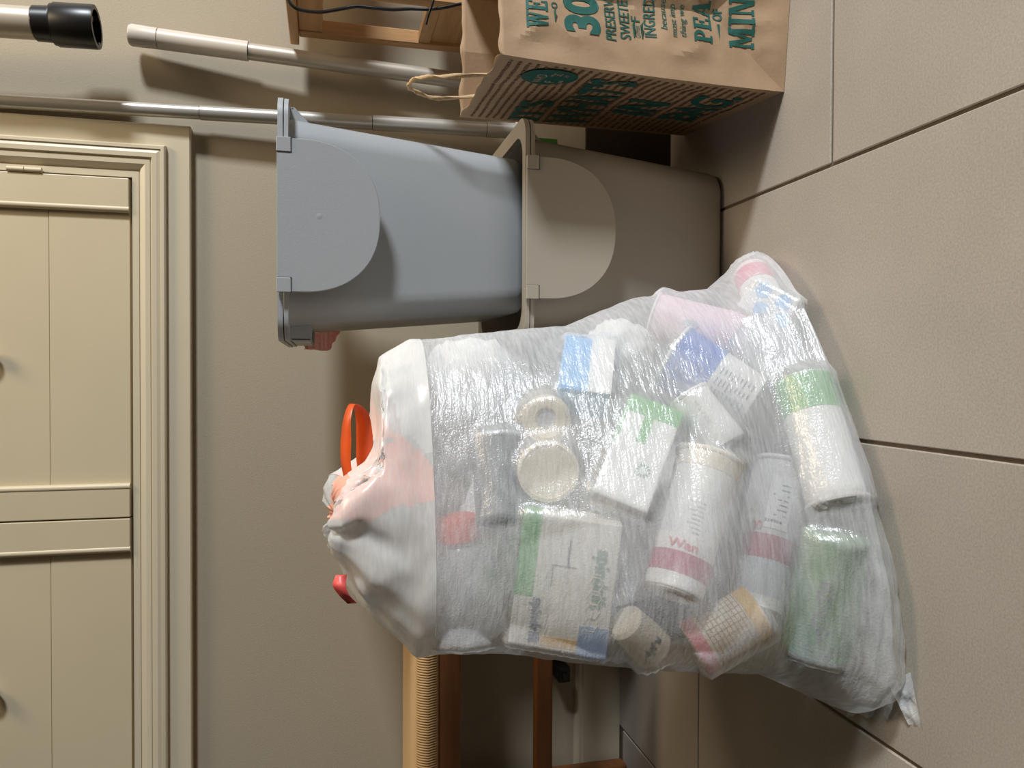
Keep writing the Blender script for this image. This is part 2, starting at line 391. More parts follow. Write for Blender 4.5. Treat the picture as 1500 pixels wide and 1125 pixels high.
# ================================================================== POLES ON THE WALL
m_steel = mat('brushed_steel', (198, 194, 186), .32, .04, 8, .05, 60, metal=.45, stretch=(1, 1, .05))
m_alu = mat('satin_tube', (196, 186, 170), .4, .03, 8, metal=.3, stretch=(1, 1, .05))
m_whiteplastic = mat('white_plastic', (214, 204, 190), .4, .02, 10)
m_black = mat('black_plastic', (26, 24, 23), .35, .1, 20)
def line_at(a, b, z): t = (z-a.z)/(b.z-a.z); return a+(b-a)*t
a, b = PY(0, 148, 1.497), PY(660, 186.5, 1.47)
foot = line_at(a, b, .0); top = line_at(a, b, 1.75)
po = empty('steel_pole', foot); tag(po, 'thin steel telescopic pole standing between the window casing and the bins', 'pole')
segz = [.006, .30, PY(545, 178, 1.47).z, PY(292, 163, 1.48).z, 1.75]; rr = [.0150, .0142, .0131, .0120]
for i in range(4):
    tube('pole_section', [line_at(a, b, segz[i])-foot, line_at(a, b, segz[i+1]-.0012)-foot], rr[i], m_steel, po, 20)
    if i: tube('collar', [line_at(a, b, segz[i]-.0016)-foot, line_at(a, b, segz[i]+.0006)-foot], rr[i]*.93, m_black, po, 20)
tube('foot_cap', [line_at(a, b, .0002)-foot, line_at(a, b, .012)-foot], .0165, m_black, po, 20)

a, b = PY(190, 51, 1.485), PY(680, 119, 1.45)
foot = line_at(a, b, 0.0)
po = empty('mop_handle', foot); tag(po, 'pale mop handle with a white plastic grip leaning on the wall behind the paper bag', 'mop handle')
g0, g1, g2 = a.z, PY(232, 57, 1.48).z, PY(365, 78, 1.475).z
tube('grip_end', [line_at(a, b, g1+.001)-foot, line_at(a, b, g0-.004)-foot, line_at(a, b, g0)-foot], [.0178, .0188, .0165], m_whiteplastic, po, 24)
tube('grip', [line_at(a, b, g2+.001)-foot, line_at(a, b, g1-.0005)-foot], [.0172, .0178], m_whiteplastic, po, 24)
tube('pole_section', [line_at(a, b, .03)-foot, line_at(a, b, g2)-foot], .0148, m_alu, po, 24)
tube('foot_cap', [line_at(a, b, .0004)-foot, line_at(a, b, .032)-foot], .0168, m_whiteplastic, po, 20)

# vacuum wand hanging from a wall bracket above the picture
a, b = PY(0, 31, 1.425), PY(142, 40, 1.425); ax = (b-a).normalized()
wa = empty('vacuum_wand', b); tag(wa, 'satin metal vacuum wand with a black coupling hanging on the wall', 'vacuum wand')
up = a - ax*.62; L0 = (b-up).length
e0 = b; e1 = b-ax*.062; e2 = b-ax*.083
tube('tube', [up-b, e2-b], .0255, m_alu, wa, 28)
M = Matrix.Translation((0, 0, 0)) @ (-ax).to_track_quat('Z', 'X').to_matrix().to_4x4()
cp = lathe('coupling', [(.0275, .0), (.0345, .0), (.0350, .004), (.0345, .060), (.0325, .063), (.0325, .0655), (.0285, .067), (.0275, .092), (.0255, .094), (.0250, .06), (.0275, .058)], m_black, wa, 36, close=False)
cp.matrix_local = M
for s in (0, 2.1, 4.2):
    bm = bmesh.new(); bm_box(bm, (.0235, -.005, -.0005), (.0285, .005, .03), .001, 1); o = from_bm('latch', bm, m_black, wa); o.matrix_local = M @ Matrix.Rotation(s+.6, 4, 'Z')
zb = up.z+.10; pb = line_at(up, b, zb)
bm = bmesh.new(); bm_box(bm, (-.03, 0, -.03), (.03, WALL_Y-pb.y-.024, .03), .003, 2); bm_box(bm, (-.04, WALL_Y-pb.y-.026, -.06), (.04, WALL_Y-pb.y-.0005, .06), .003, 2)
o = from_bm('wall_bracket', bm, m_black, wa); o.location = pb-b

# ================================================================== SMALL PINE TABLE + CABLES
m_pine = mat('pine', (196, 150, 100), .5, .16, 9, .12, 60, stretch=(9, 9, .7))
TX, TY = .608, 1.27
tb = empty('pine_side_table', (TX, TY, 0)); tag(tb, 'small pine side table behind the open paper bag', 'side table')
LX, LY = .40, .195
m_pine_y = mat('pine_cross', (198, 152, 102), .5, .16, 9, .12, 60, stretch=(9, .7, 9))
for ix in (0, 1):
    for iy in (0, 1):
        box('leg', (ix*(LX-.025), iy*(LY-.024), .0004), (ix*(LX-.025)+.025, iy*(LY-.024)+.024, .6475), m_pine, tb, .0015, 1)
box('table_top', (-.012, -.012, .648), (LX+.012, LY+.008, .664), m_pine_y, tb, .002, 2)
for x0 in (.003, LX-.021): box('apron', (x0, .024, .606), (x0+.018, LY-.024, .6475), m_pine_y, tb, .001, 1)
for yy in (.003, LY-.021): box('apron', (.025, yy, .606), (LX-.025, yy+.018, .6475), m_pine, tb, .001, 1)
for x0 in (.003, LX-.021):
    box('rail', (x0, .024, .412), (x0+.018, LY-.024, .434), m_pine_y, tb, .001, 1); box('side_panel', (x0+.004, .024, .33), (x0+.014, LY-.024, .4115), m_pine_y, tb, .001, 1)
box('shelf', (.021, .02, .413), (LX-.021, LY-.02, .425), m_pine_y, tb, .001, 1)
pts = [PY(x, y, Y) for x, y, Y in ((418, -8, 1.246), (428, 8, 1.246), (442, 15, 1.248), (470, 17.5, 1.256), (500, 13, 1.27), (523, 9.5, 1.272), (550, 12, 1.27), (575, 14, 1.27), (600, 13, 1.27), (630, 13.5, 1.265), (655, 10, 1.262), (680, 5, 1.262), (760, -6, 1.262), (905, 2, 1.29))]
pts = [PY(405, -30, 1.246), PY(411, -18, 1.246)] + pts
tag(tube('black_cable', smooth_path(pts, 6), .0027, m_black, None, 8), 'black cable hanging in front of the pine side table', 'cable')
pts = [PY(x, y, Y) for x, y, Y in ((628, -40, 1.245), (635, -5, 1.25), (631, 12, 1.255), (627, 24, 1.262), (624, 36, 1.268))]
tag(tube('black_cable', smooth_path(pts, 6), .0021, m_black, None, 8), 'short thin black cord crossing the pine table rail', 'cable')

# ================================================================== BENCH WITH WOVEN SEAT
m_oak = mat('oak', (126, 78, 40), .45, .18, 8, .1, 60, stretch=(.8, 9, 9))
m_cordw = mat('paper_cord', (196, 158, 108), .8, .1, 60, .2, 300)
bx0, bx1, by0, by1 = -.84, -.10, 1.262, 1.498
be = empty('woven_bench', (bx0, by0, 0)); tag(be, 'low oak bench with a woven paper cord seat against the wall', 'bench')
OX, OY = bx0, by0; bw, bd = bx1-bx0, by1-by0
for ix in (0, 1):
    for iy in (0, 1):
        box('leg', (ix*(bw-.034), iy*(bd-.034), .0004), (ix*(bw-.034)+.034, iy*(bd-.034)+.034, .424), m_oak, be, .004, 2)
for yy in (.008, bd-.03): box('seat_rail', (.034, yy, .380), (bw-.034, yy+.022, .424), m_oak, be, .003, 2)
for xx in (.006, bw-.028): box('seat_rail', (xx, .034, .380), (xx+.022, bd-.034, .424), m_oak, be, .003, 2)
for yy in (.006,): box('stretcher', (.034, yy, .219), (bw-.034, yy+.022, .249), m_oak, be, .003, 2)
# seat: cords wound over the front and back edge, one rope after another
seat = box('seat_core', (.003, .012, .4245), (bw-.003, bd-.012, .449), m_cordw, be, .006, 2)
def cord_mesh():
    P = []
    r = .0175; zc = .4365; y0, y1 = r-.006, bd-r+.006
    for k in range(9): a = math.radians(-90-180*k/8); P.append((y0+r*math.cos(a), zc+r*math.sin(a)))
    for k in range(9): a = math.radians(90-180*k/8); P.append((y1+r*math.cos(a), zc+r*math.sin(a)))
    n = len(P); V = []; Fc = []; sg = 6; rc = .0022
    for i, (y, z) in enumerate(P):
        py, pz = P[i-1]; ny, nz = P[(i+1) % n]; ty, tz = ny-py, nz-pz; l = math.hypot(ty, tz); ty, tz = ty/l, tz/l
        for k in range(sg):
            a = 2*math.pi*k/sg; V.append((rc*1.02*math.cos(a)+.0007*math.sin(i*2.6), y-tz*rc*math.sin(a), z+ty*rc*math.sin(a)))
    for i in range(n):
        j = (i+1) % n
        for k in range(sg): l = (k+1) % sg; Fc.append((i*sg+k, i*sg+l, j*sg+l, j*sg+k))
    me = bpy.data.meshes.new('cord'); me.from_pydata(V, [], Fc); me.update(); me.materials.append(m_cordw); me.polygons.foreach_set('use_smooth', [True]*len(me.polygons)); return me
cm = cord_mesh(); nc = int((bw-.006)/.0043)
for i in range(nc):
    o = bpy.data.objects.new('cord', cm); COL.objects.link(o); o.parent = be; o.location = (.005+i*.0043, 0, 0)

# black plug on the wall beside the bench
pp = PY(820, 984, 1.50)
bm = bmesh.new(); bm_box(bm, (-.012, -.03, -.014), (.020, .019, .012), .004, 2); bm_box(bm, (-.004, -.038, -.006), (.010, -.029, .006), .002, 2)
o = from_bm('power_plug', bm, m_black); o.location = pp; tag(o, 'black power plug low on the wall between the bench legs', 'plug')

# white and green carton leaning at the wall behind the bins
ca = empty('banded_carton', (.401, 1.315, 0)); tag(ca, 'dark carton with a white and green banded top behind the bins', 'carton')
mw = mat('carton_white', (206, 200, 188), .6, .03, 20)
box('carton_body', (-.055, -.035, .0004), (.055, .035, .16), mat('carton_brown', (52, 40, 32), .7, .08, 20), ca, .0015, 1)
box('white_top', (-.055, -.035, .1602), (.055, .035, .27), mw, ca, .0015, 1)
box('green_band', (-.0554, -.0354, .213), (.0, .0354, .262), mat('carton_green', (70, 130, 50), .5, .05, 20), ca)

# ================================================================== PAPER GROCERY BAG
m_paper = mat('kraft_paper', (176, 146, 114), .75, .06, 14, .15, 220)
m_green = mat('green_ink', (20, 92, 82), .6, .06, 60)
m_brown = mat('brown_ink', (118, 86, 60), .7, .1, 60)
BFL = Vector((.378, .928, 0)); BD = Vector((.098, .995, 0)).normalized(); BE_ = Vector((.995, -.098, 0)).normalized()
PWID, PLEN, PHT = .196, .300, .392
pb_ = empty('paper_bag', BFL); tag(pb_, 'brown paper grocery bag with green print and twisted handles, open on the floor', 'paper bag')
def nz(p, s, a): return noise.noise(Vector(p)*s)*a
def crush(s, t, seed):
    return nz((s, t, seed), 11, .006) + abs(nz((s, t, seed+5), 23, .006)) - .001
def edge_fade(s, W): m = max(0, min(s, W-s)); return min(1, m/.03)
def f_front(s, t, off=0, out=1):
    m = max(0, min(s, PWID-s)); dep = .27*min(m, max(0, t)) if t < m else .27*m
    dep += crush(s, t, 1)*edge_fade(s, PWID)*min(1, t/.02)
    fl = .011*(t/PHT)**2*(1-2*s/PWID)         # mouth leans a little
    return BE_*(s+fl) + BD*(dep-off) + Vector((0, 0, t+.0006))
def f_left(s, t, off=0):
    bow = .007*math.sin(math.pi*s/PLEN)*math.sin(math.pi*min(1, t/PHT)) + crush(s, t, 9)*.5*edge_fade(s, PLEN)*min(1, t/.02)
    return BE_*(bow-off + .011*(t/PHT)**2*(1-s/PLEN)) + BD*s + Vector((0, 0, t+.0006))
def f_right(s, t): return BE_*(PWID - .011*(t/PHT)**2*(1-s/PLEN) - crush(s, t, 14)*edge_fade(s, PLEN)*min(1, t/.02)) + BD*s + Vector((0, 0, t+.0006))
def f_back(s, t):
    m = max(0, min(s, PWID-s)); return BE_*s + BD*(PLEN-.12*min(m, max(0, t))) + Vector((0, 0, t+.0006))
nt_, nf, nl = 60, 30, 34
cols = [lambda t, s=i/nf*PWID: f_front(s, t) for i in range(nf)] + [lambda t, s=i/nl*PLEN: f_right(s, t) for i in range(nl)] + \
       [lambda t, s=PWID-i/nf*PWID: f_back(s, t) for i in range(nf)] + [lambda t, s=PLEN-i/nl*PLEN: f_left(s, t) for i in range(nl)]
nc_ = len(cols); V = []; Fc = []
for j in range(nt_+1):
    for i, c in enumerate(cols):
        t = PHT*j/nt_
        if j == nt_: t += nz((i*.21, 0, 3), 1, .006)
        V.append(c(t))
for j in range(nt_):
    for i in range(nc_):
        k = (i+1) % nc_; q = (j*nc_+i, j*nc_+k, (j+1)*nc_+k, (j+1)*nc_+i)
        if i < nf//2: Fc += [(q[0], q[1], q[2]), (q[0], q[2], q[3])]
        elif i < nf: Fc += [(q[0], q[1], q[3]), (q[1], q[2], q[3])]
        else: Fc.append(q)
Fc.append(tuple(reversed(range(nc_))))
sh_ = mesh('paper_shell', V, Fc, m_paper, pb_, True); autosmooth(sh_, 13)
md = sh_.modifiers.new('thickness', 'SOLIDIFY'); md.thickness = .0007; md.offset = -1
OFF = .0009
FF = lambda x, y: f_front(x, y, OFF)
def densify(g, step=.35):
    """cut glyph faces so that they follow creases"""
    V, Fc, wd = g; bm = bmesh.new(); vs_ = [bm.verts.new((x, y, 0)) for x, y in V]
    for f in Fc:
        try: bm.faces.new([vs_[i] for i in f])
        except ValueError: pass
    bmesh.ops.triangulate(bm, faces=bm.faces[:])
    for _ in range(3):
        long = [e for e in bm.edges if e.calc_length() > step]
        if not long: break
        bmesh.ops.subdivide_edges(bm, edges=long, cuts=1); bmesh.ops.triangulate(bm, faces=bm.faces[:])
    bm.verts.index_update(); out = ([(v.co.x, v.co.y) for v in bm.verts], [tuple(v.index for v in f.verts) for f in bm.faces], wd); bm.free(); return out
def fline(kind, s, x, z, h, width=None, bold=0, shear=0, m=m_green, name='lettering'):
    g = densify(slab_text(s) if kind == 'slab' else plain_text(s, bold, shear))
    return print_on(name, g, FF, h, m, pb_, width, x, z)
fline('slab', 'WE', .045, .329, .028, .042)
fline('plain', 'O', .077, .316, .008, None, .02)
box('rule', FF(.058, .3195)-Vector((0, .0004, 0)), FF(.074, .3205), m_green, pb_)
fline('plain', '300+', .046, .263, .043, .120, .045)
fline('plain', 'PRESERVATIVES', .043, .238, .0145, .105, .012)
fline('plain', 'SWEETENERS', .047, .218, .0145, .092, .012)
fline('plain', 'OTHER', .052, .2035, .0075, .018)
box('rule', FF(.051, .2010)-Vector((0, .0004, 0)), FF(.071, .2018), m_green, pb_)
box('rule', FF(.051, .2125)-Vector((0, .0004, 0)), FF(.071, .2133), m_green, pb_)
fline('plain', 'F', .075, .2025, .0125, .007, .012)
fline('plain', 'INGREDIENTS', .054, .1825, .0150, .094, .012)
fline('plain', 'because', .067, .1670, .0085, .042, .004, .22)
fline('plain', 'most imp', .058, .1535, .0085, .046, .004, .22)
fline('plain', 'thing we', .060, .1405, .0085, .044, .004, .22)
fline('slab', 'PEACE', .056, .1020, .0270, .096)
fline('plain', 'OF', .089, .0865, .0115, .016, .03)
mesh('rule', [FF(.062, .0915), FF(.084, .0895), FF(.084, .0935)], [(0, 1, 2)], m_green, pb_)
fline('slab', 'MIND', .054, .0425, .0350, .092)
# left side: text reads from the back edge to the front edge
FS = lambda x, y: f_left(PLEN-x, y, OFF*1.3)
def sline(s, x, z, h, width, bold=.03, m=m_green):
    return print_on('lettering', densify(plain_text(s, bold)), FS, h, m, pb_, width, x, z)
sline("IT'S", PLEN-.285, .268, .048, .105); sline("WHAT'S", PLEN-.285, .190, .062, .240); sline('IN', PLEN-.205, .108, .060, .080); sline('BAG.', PLEN-.210, .036, .053, .165)
# oval badge
V = [FS(PLEN-.058+.036*math.cos(a)*1.0, .312+.038*math.sin(a)) for a in [2*math.pi*k/40 for k in range(40)]]
FS2 = lambda x, y: f_left(PLEN-x, y, OFF*2.1)
V = [FS2(PLEN-.058+.036*math.cos(a), .312+.038*math.sin(a)) for a in [2*math.pi*k/40 for k in range(40)]]
mesh('badge', V, [tuple(range(40))], m_green, pb_)
FS3 = lambda x, y: f_left(PLEN-x, y, OFF*2.9)
m_pale = mat('badge_pale', (168, 150, 122), .7, .05)
for s, z, h, wd in (('WHOLE', .317, .014, .050), ('FOODS', .299, .014, .048), ('MARKET', .289, .006, .040)):
    print_on('lettering', densify(plain_text(s, .01)), FS3, h, m_pale, pb_, wd, PLEN-.058-wd/2, z)
# rows of small brown print
rowV = []; rowF = []
random.seed(11)
for r in range(31):
    z = .018+r*.0118; x = .012
    while x < PLEN-.016:
        l = random.uniform(.006, .022); x1 = min(PLEN-.014, x+l); n0 = max(1, int((x1-x)/.012)); 
        if not (.262 < z < .366 and .2 < x < .285 and 0):
            for k in range(n0):
                a0, a1 = x+(x1-x)*k/n0, x+(x1-x)*(k+1)/n0; i0 = len(rowV)
                zz = z+random.uniform(-.0005, .0005)
                rowV += [f_left(PLEN-a0, zz, OFF), f_left(PLEN-a1, zz, OFF), f_left(PLEN-a1, zz+.0042, OFF), f_left(PLEN-a0, zz+.0042, OFF)]; rowF.append((i0, i0+1, i0+2, i0+3))
        x = x1+random.uniform(.002, .005)
sp = mesh('small_print', rowV, rowF, m_brown, pb_); sp['kind'] = 'stuff'
# twisted paper handles
m_rope = mat('paper_rope', (202, 170, 128), .8, .15, 120, .3, 400)
def handle(fn, s0, s1, lift, lean):
    P = []
    for k in range(13):
        t = k/12; s = s0+(s1-s0)*(.5-.5*math.cos(math.pi*t)); hgt = math.sin(math.pi*t)**.55
        P.append(fn(s, PHT-.02) + Vector((lean*hgt, 0, .02+lift*hgt - .02*(1-hgt))) + BE_*(.004 + nz((t*4, 1, 2), 1, .006)))
    return tube('handle', smooth_path(P, 5), .0028, m_rope, pb_, 8, True, .35)
handle(lambda s, t: f_left(s, t), .085, .190, .098, -.012)
handle(lambda s, t: f_right(s, t)+BE_*.004, .085, .190, -.095, .006)

# ================================================================== TRASH BAG: outer form first
KZ = np.array([0, .03, .1, .2, .3, .4, .5, .56, .592])
KQ = np.array([[-.139, .845, .262, .099, .481], [-.109, .859, .301, .125, .466], [-.125, .892, .251, .126, .385], [-.121, .889, .246, .119, .553], [-.138, .899, .217, .119, .543],
               [-.142, .936, .204, .120, .434], [-.153, .962, .196, .124, .308], [-.140, .955, .138, .113, .274], [-.174, .929, .043, .090, .232]])
NT = 260
TH = np.linspace(0, 2*np.pi, NT, endpoint=False)
def bag_ring(z, k=1.0):
    q = [np.interp(z, KZ, KQ[:, i]) for i in range(5)]
    c, s = np.cos(TH), np.sin(TH); n = 2.5
    a, b = q[2]*k, q[3]*k
    e = a*np.sign(c)*np.abs(c)**(2/n); f = b*np.sign(s)*np.abs(s)**(2/n)
    return np.stack([q[0]+e*np.cos(q[4])-f*np.sin(q[4]), q[1]+e*np.sin(q[4])+f*np.cos(q[4]), np.full(NT, z)], -1)
rows = [bag_ring(0, k)+np.array([0, 0, .0012]) for k in (.1, .3, .5, .7, .85, .95)]
zz = np.concatenate([np.linspace(.0012, .03, 8), np.linspace(.034, .592, 132)])
rows += [bag_ring(z, 1.0) for z in zz]
rows += [bag_ring(.592, k)+np.array([0, 0, .006*(1-k)-.018*(1-k)**2]) for k in (.85, .65, .45, .25, .1)]
ENV = np.array(rows); NR = len(ENV)
# the mouth sags on the right, where the drawstring comes out
_w = np.clip((ENV[..., 0]+.135)/.03, 0, 1); ENV[..., 2] -= _w*np.maximum(0, ENV[..., 2]-.536)*.85
def grid_faces(nr):
    F_ = []
    for i in range(nr-1):
        for j in range(NT): k = (j+1) % NT; F_.append((i*NT+j, i*NT+k, (i+1)*NT+k, (i+1)*NT+j))
    return F_
GF = grid_faces(NR)
BVH = BVHTree.FromPolygons([Vector(v) for v in ENV.reshape(-1, 3)], GF)
def hit(x, y):
    d = ray(x, y).normalized(); loc, n, i, dist = BVH.ray_cast(CAM, d)
    for rad in (15, 30, 60, 90):
        if loc is not None: return loc, d
        for k in range(8):
            d2 = ray(x+rad*math.cos(k*.785), y+rad*math.sin(k*.785)).normalized(); l2, n, i, dist = BVH.ray_cast(CAM, d2)
            if l2 is not None: return CAM+d*(l2-CAM).length, d
    return CAM+d*1.0, d
def px(p, n): return n*(p-CAM).dot(FWD)/FPX

SDF = []
def frame(p0, p1, view):
    wz = (p1-p0).normalized(); ny = view - wz*view.dot(wz); ny.normalize(); nx = ny.cross(wz)
    return Matrix(((nx.x, ny.x, wz.x, p0.x), (nx.y, ny.y, wz.y, p0.y), (nx.z, ny.z, wz.z, p0.z), (0, 0, 0, 1)))
def settle(pts, gap=-.001):
    """shift that brings all points inside the bag"""
    mv = Vector((0, 0, 0)); ctr = Vector((-.13, .90, .28))
    for _ in range(25):
        worst = -gap; best = None
        for p in pts:
            q = p+mv; loc, n, i, d = BVH.find_nearest(q)
            if n.dot(loc-ctr) < 0: n = -n
            sd = (q-loc).dot(n)
            if sd > worst: worst, best = sd, n
        if best is None: break
        mv -= best*min(.02, worst+gap+.0005)
    return mv
def depth_in(q, s):
    v = s[1].inverted() @ q
    if s[0] == 'c':
        r0, r1, L = s[2:]; t = min(1, max(0, v.z/L)); return min(r0+(r1-r0)*t-math.hypot(v.x, v.y), v.z, L-v.z)
    hx, hy, L = s[2:]; return min(hx-abs(v.x), hy-abs(v.y), v.z, L-v.z)
def out_of_bag(q):
    loc, n, i, d = BVH.find_nearest(q)
    if n.dot(loc-Vector((-.13, .90, .28))) < 0: n = -n
    return (q-loc).dot(n)
def slide_back(pts, d, tol=.0005):
    """smallest shift, mostly along the view, that clears the items already placed and stays in the bag"""
    if not SDF: return Vector((0, 0, 0))
    A = np.array(pts); inv = [(s[0], np.array(s[1].inverted()), s[2:]) for s in SDF]
    def worst(mv):
        w_ = -1
        for kind, Mi, p in inv:
            v = (A+np.array(mv))@Mi[:3, :3].T+Mi[:3, 3]
            if kind == 'c': dd = np.minimum(p[0]+(p[1]-p[0])*np.clip(v[:, 2]/p[2], 0, 1)-np.hypot(v[:, 0], v[:, 1]), np.minimum(v[:, 2], p[2]-v[:, 2]))
            else: dd = np.minimum(np.minimum(p[0]-abs(v[:, 0]), p[1]-abs(v[:, 1])), np.minimum(v[:, 2], p[2]-v[:, 2]))
            w_ = max(w_, dd.max())
        return w_
    sx = d.cross(Vector((0, 0, 1))).normalized(); sz = sx.cross(d); cand = []
    for k in range(0, 27):
        for a in range(-4, 5):
            for b in range(-4, 5): cand.append((k*.005+1.6*.006*math.hypot(a, b), d*(k*.005)+sx*(a*.006)+sz*(b*.006)))
    cand.sort(key=lambda c: c[0]); low = None
    for c, mv in cand:
        if min(p.z for p in pts)+mv.z < .008 and mv.z < 0: continue
        if worst(mv) < tol and max(out_of_bag(p+mv) for p in pts[::5]) < .004: return mv
    return d*.02
def place_round(a, b, ra, rb, deep=0, deep2=None, gap=-.001):
    """axis from picture point a to b just under the film, radii in picture pixels"""
    (h0, d0), (h1, d1) = hit(*a), hit(*b)
    r0, r1 = px(h0, ra), px(h1, rb)
    p0 = h0+d0*(r0+.007+deep); p1 = h1+d1*(r1+.007+(deep if deep2 is None else deep2))
    for p, r in ((p0, r0), (p1, r1)): p.z = max(p.z, r+.009)
    L = (p1-p0).length; wv = (p1-p0).normalized(); o1 = wv.orthogonal().normalized(); o2 = wv.cross(o1)
    mv = settle([(p0 if k < 12 else p1) + (r0 if k < 12 else r1)*(o1*math.cos(k*.5236)+o2*math.sin(k*.5236)) for k in range(24)], gap); p0 += mv; p1 += mv
    dm = ((d0+d1)/2).normalized()
    k = slide_back([p0.lerp(p1, t/6)+(r0+(r1-r0)*t/6)*g*(o1*math.cos(a*.5236)+o2*math.sin(a*.5236)) for t in range(7) for g in (.5, 1) for a in range(12)], dm); p0 += k; p1 += k
    up_ = max(0, r0+.009-p0.z, r1+.009-p1.z); p0.z += up_; p1.z += up_
    M = frame(p0, p1, dm)
    SDF.append(('c', M, r0+.0028, r1+.0015, L)); return M, r0, r1, L
def place_box(c, along, la, lb, th, deep=0):
    """box centred on picture point c, long side along the picture direction, sizes in picture pixels, thickness in metres"""
    al = math.hypot(*along); ux, uy = along[0]/al, along[1]/al
    h, d = hit(*c); (h0, d0), (h1, d1) = hit(c[0]-ux*la*.35, c[1]-uy*la*.35), hit(c[0]+ux*la*.35, c[1]+uy*la*.35)
    wz = (h1-h0).normalized(); M = frame(h, h+wz, d); hl, hw = px(h, la)/2, px(h, lb)/2
    M.translation = h + d*(th/2+.010+deep) - M.col[2].xyz*hl
    mv = settle([M @ Vector((a*hw, b*th/2, c_*hl*2)) for a in (-1, 1) for b in (-1, 1) for c_ in (0, .5, 1)]); M.translation = M.translation + mv
    k = slide_back([M @ Vector((a*hw*.5, b*th/2, c_*hl*.5)) for a in (-2, -1, 0, 1, 2) for b in (-1, 0, 1) for c_ in (0, 1, 2, 3, 4)], d); M.translation = M.translation + k
    SDF.append(('b', M, hw, th/2, hl*2)); return M, hw, th/2, hl*2

def on_cone(r0, r1, L, off=.0006):
    """surface map: x along the circumference (0 = towards the viewer), y along the axis"""
    def f(x, y):
        r = r0+(r1-r0)*y/L+off; a = -math.pi/2 + x/max(r, .004); return (r*math.cos(a), r*math.sin(a), y)
    return f
def band(name, r0, r1, L, t0, t1, m, parent, off=.0005, a0=0, a1=2*math.pi, seg=40):
    f = on_cone(r0, r1, L, off); V = []; Fc = []; rows_ = 6
    for j in range(rows_+1):
        t = t0+(t1-t0)*j/rows_; r = r0+(r1-r0)*t+off
        for i in range(seg+1):
            a = -math.pi/2+a0+(a1-a0)*i/seg; V.append((r*math.cos(a), r*math.sin(a), t*L))
    for j in range(rows_):
        for i in range(seg): q0 = j*(seg+1)+i; Fc.append((q0, q0+1, q0+seg+2, q0+seg+1))
    return mesh(name, V, Fc, m, parent, True)
def cup(name, label, cat, spec, m, rim=None, rimr=.003, lip=True):
    M, r0, r1, L = spec; o = empty(name, M=M); tag(o, label, cat, 'empty packaging inside the trash bag')
    t = .0012
    if lip: prof = [(r1-.004, L), (r1-.0005, L-.001), (r1, L-.004), (r0, 0), (r0-t, 0), (r1-t-.002, L-.004), (.0001, L-.004), (.0001, L)]
    else: prof = [(.0001, 0), (r0-.004, 0), (r0, .004), (r1, L-.004), (r1-.004, L), (.0001, L)]
    lathe('body', prof, m, o, 44)
    if rim is not None:
        P = [Vector(((r0+.0005)*math.cos(a), (r0+.0005)*math.sin(a), .0015)) for a in [2*math.pi*k/40 for k in range(41)]]
        tube('rim', P, rimr, rim, o, 8, False)
    return o
def carton(name, label, cat, spec, m, bev=.002):
    M, hx, hy, L = spec; o = empty(name, M=M); tag(o, label, cat, 'empty packaging inside the trash bag')
    box('body', (-hx, -hy, 0), (hx, hy, L), m, o, bev, 2); return o
def words(name, s, fn, h, m, parent, x, y, width=None, bold=.02, flip=1, across=False):
    """lettering on a map fn(x, y); across = reading along the axis"""
    g = densify(plain_text(s, bold), .5)
    if across: f = (lambda u, v: fn(x-flip*v, y+flip*u))
    else: f = (lambda u, v: fn(x+flip*u, y+flip*v))
    return print_on(name, g, f, h, m, parent, width)

w_white = mat('cup_white', (236, 234, 230), .45, .02, 20); w_cream = mat('cup_cream', (228, 216, 194), .5, .04, 20)
c_green = mat('print_green', (84, 172, 74), .45, .04, 20); c_dgreen = mat('can_green', (52, 124, 8), .4, .06, 25); c_ink = mat('dark_ink', (46, 52, 60), .5, .05)
c_mag = mat('magenta_band', (170, 22, 72), .45, .05, 20); c_blue = mat('tub_blue', (44, 108, 206), .45, .05, 20); c_lblue = mat('carton_blue', (104, 178, 232), .45, .05, 20)
c_navy = mat('print_navy', (62, 84, 118), .5, .05); c_red = mat('print_red', (206, 84, 92), .5, .05); c_org = mat('orange_cap', (240, 70, 14), .4, .04, 20)
c_grey = mat('tub_grey', (96, 98, 104), .5, .06, 15); c_dgrey = mat('tray_grey', (66, 70, 78), .5, .08, 15); c_pink = mat('pale_pink', (244, 214, 226), .45, .04, 15)
c_yel = mat('print_yellow', (222, 178, 84), .5, .06, 20); c_spgreen = mat('brand_green', (48, 128, 84), .5, .04); c_clear = clear_mat('clear_plastic'); c_lg = mat('pale_grey', (196, 200, 206), .4, .04, 12)

# clear jug with orange cap
sp_ = place_round((690, 935), (672, 800), 58, 50, .0, .004); M, r0, r1, L = sp_
jg = empty('juice_jug', M=M); tag(jg, 'clear jug with a bright orange screw cap inside the trash bag', 'jug', 'empty packaging inside the trash bag')
lathe('body', [(.0001, 0), (r0-.006, 0), (r0, .006), (r1, L*.75), (r1*.75, L*.92), (r1*.5, L), (r1*.48, L+.008)], c_clear, jg, 40, close=False)
cr = px(M.translation, 31)
lathe('cap', [(cr*.9, L+.002), (cr, L+.004), (cr, L+.024), (cr*.92, L+.0275), (.0001, L+.028)], c_org, jg, 44)
SDF.append(('c', M @ Matrix.Translation((0, 0, L)), cr, cr, .029))
# grey tub
sp_ = place_round((724, 652), (727, 775), 44, 39); o = cup('grey_tub', 'dark grey plastic tub with a pale rim inside the trash bag', 'tub', sp_, c_grey, c_lg, .0028)
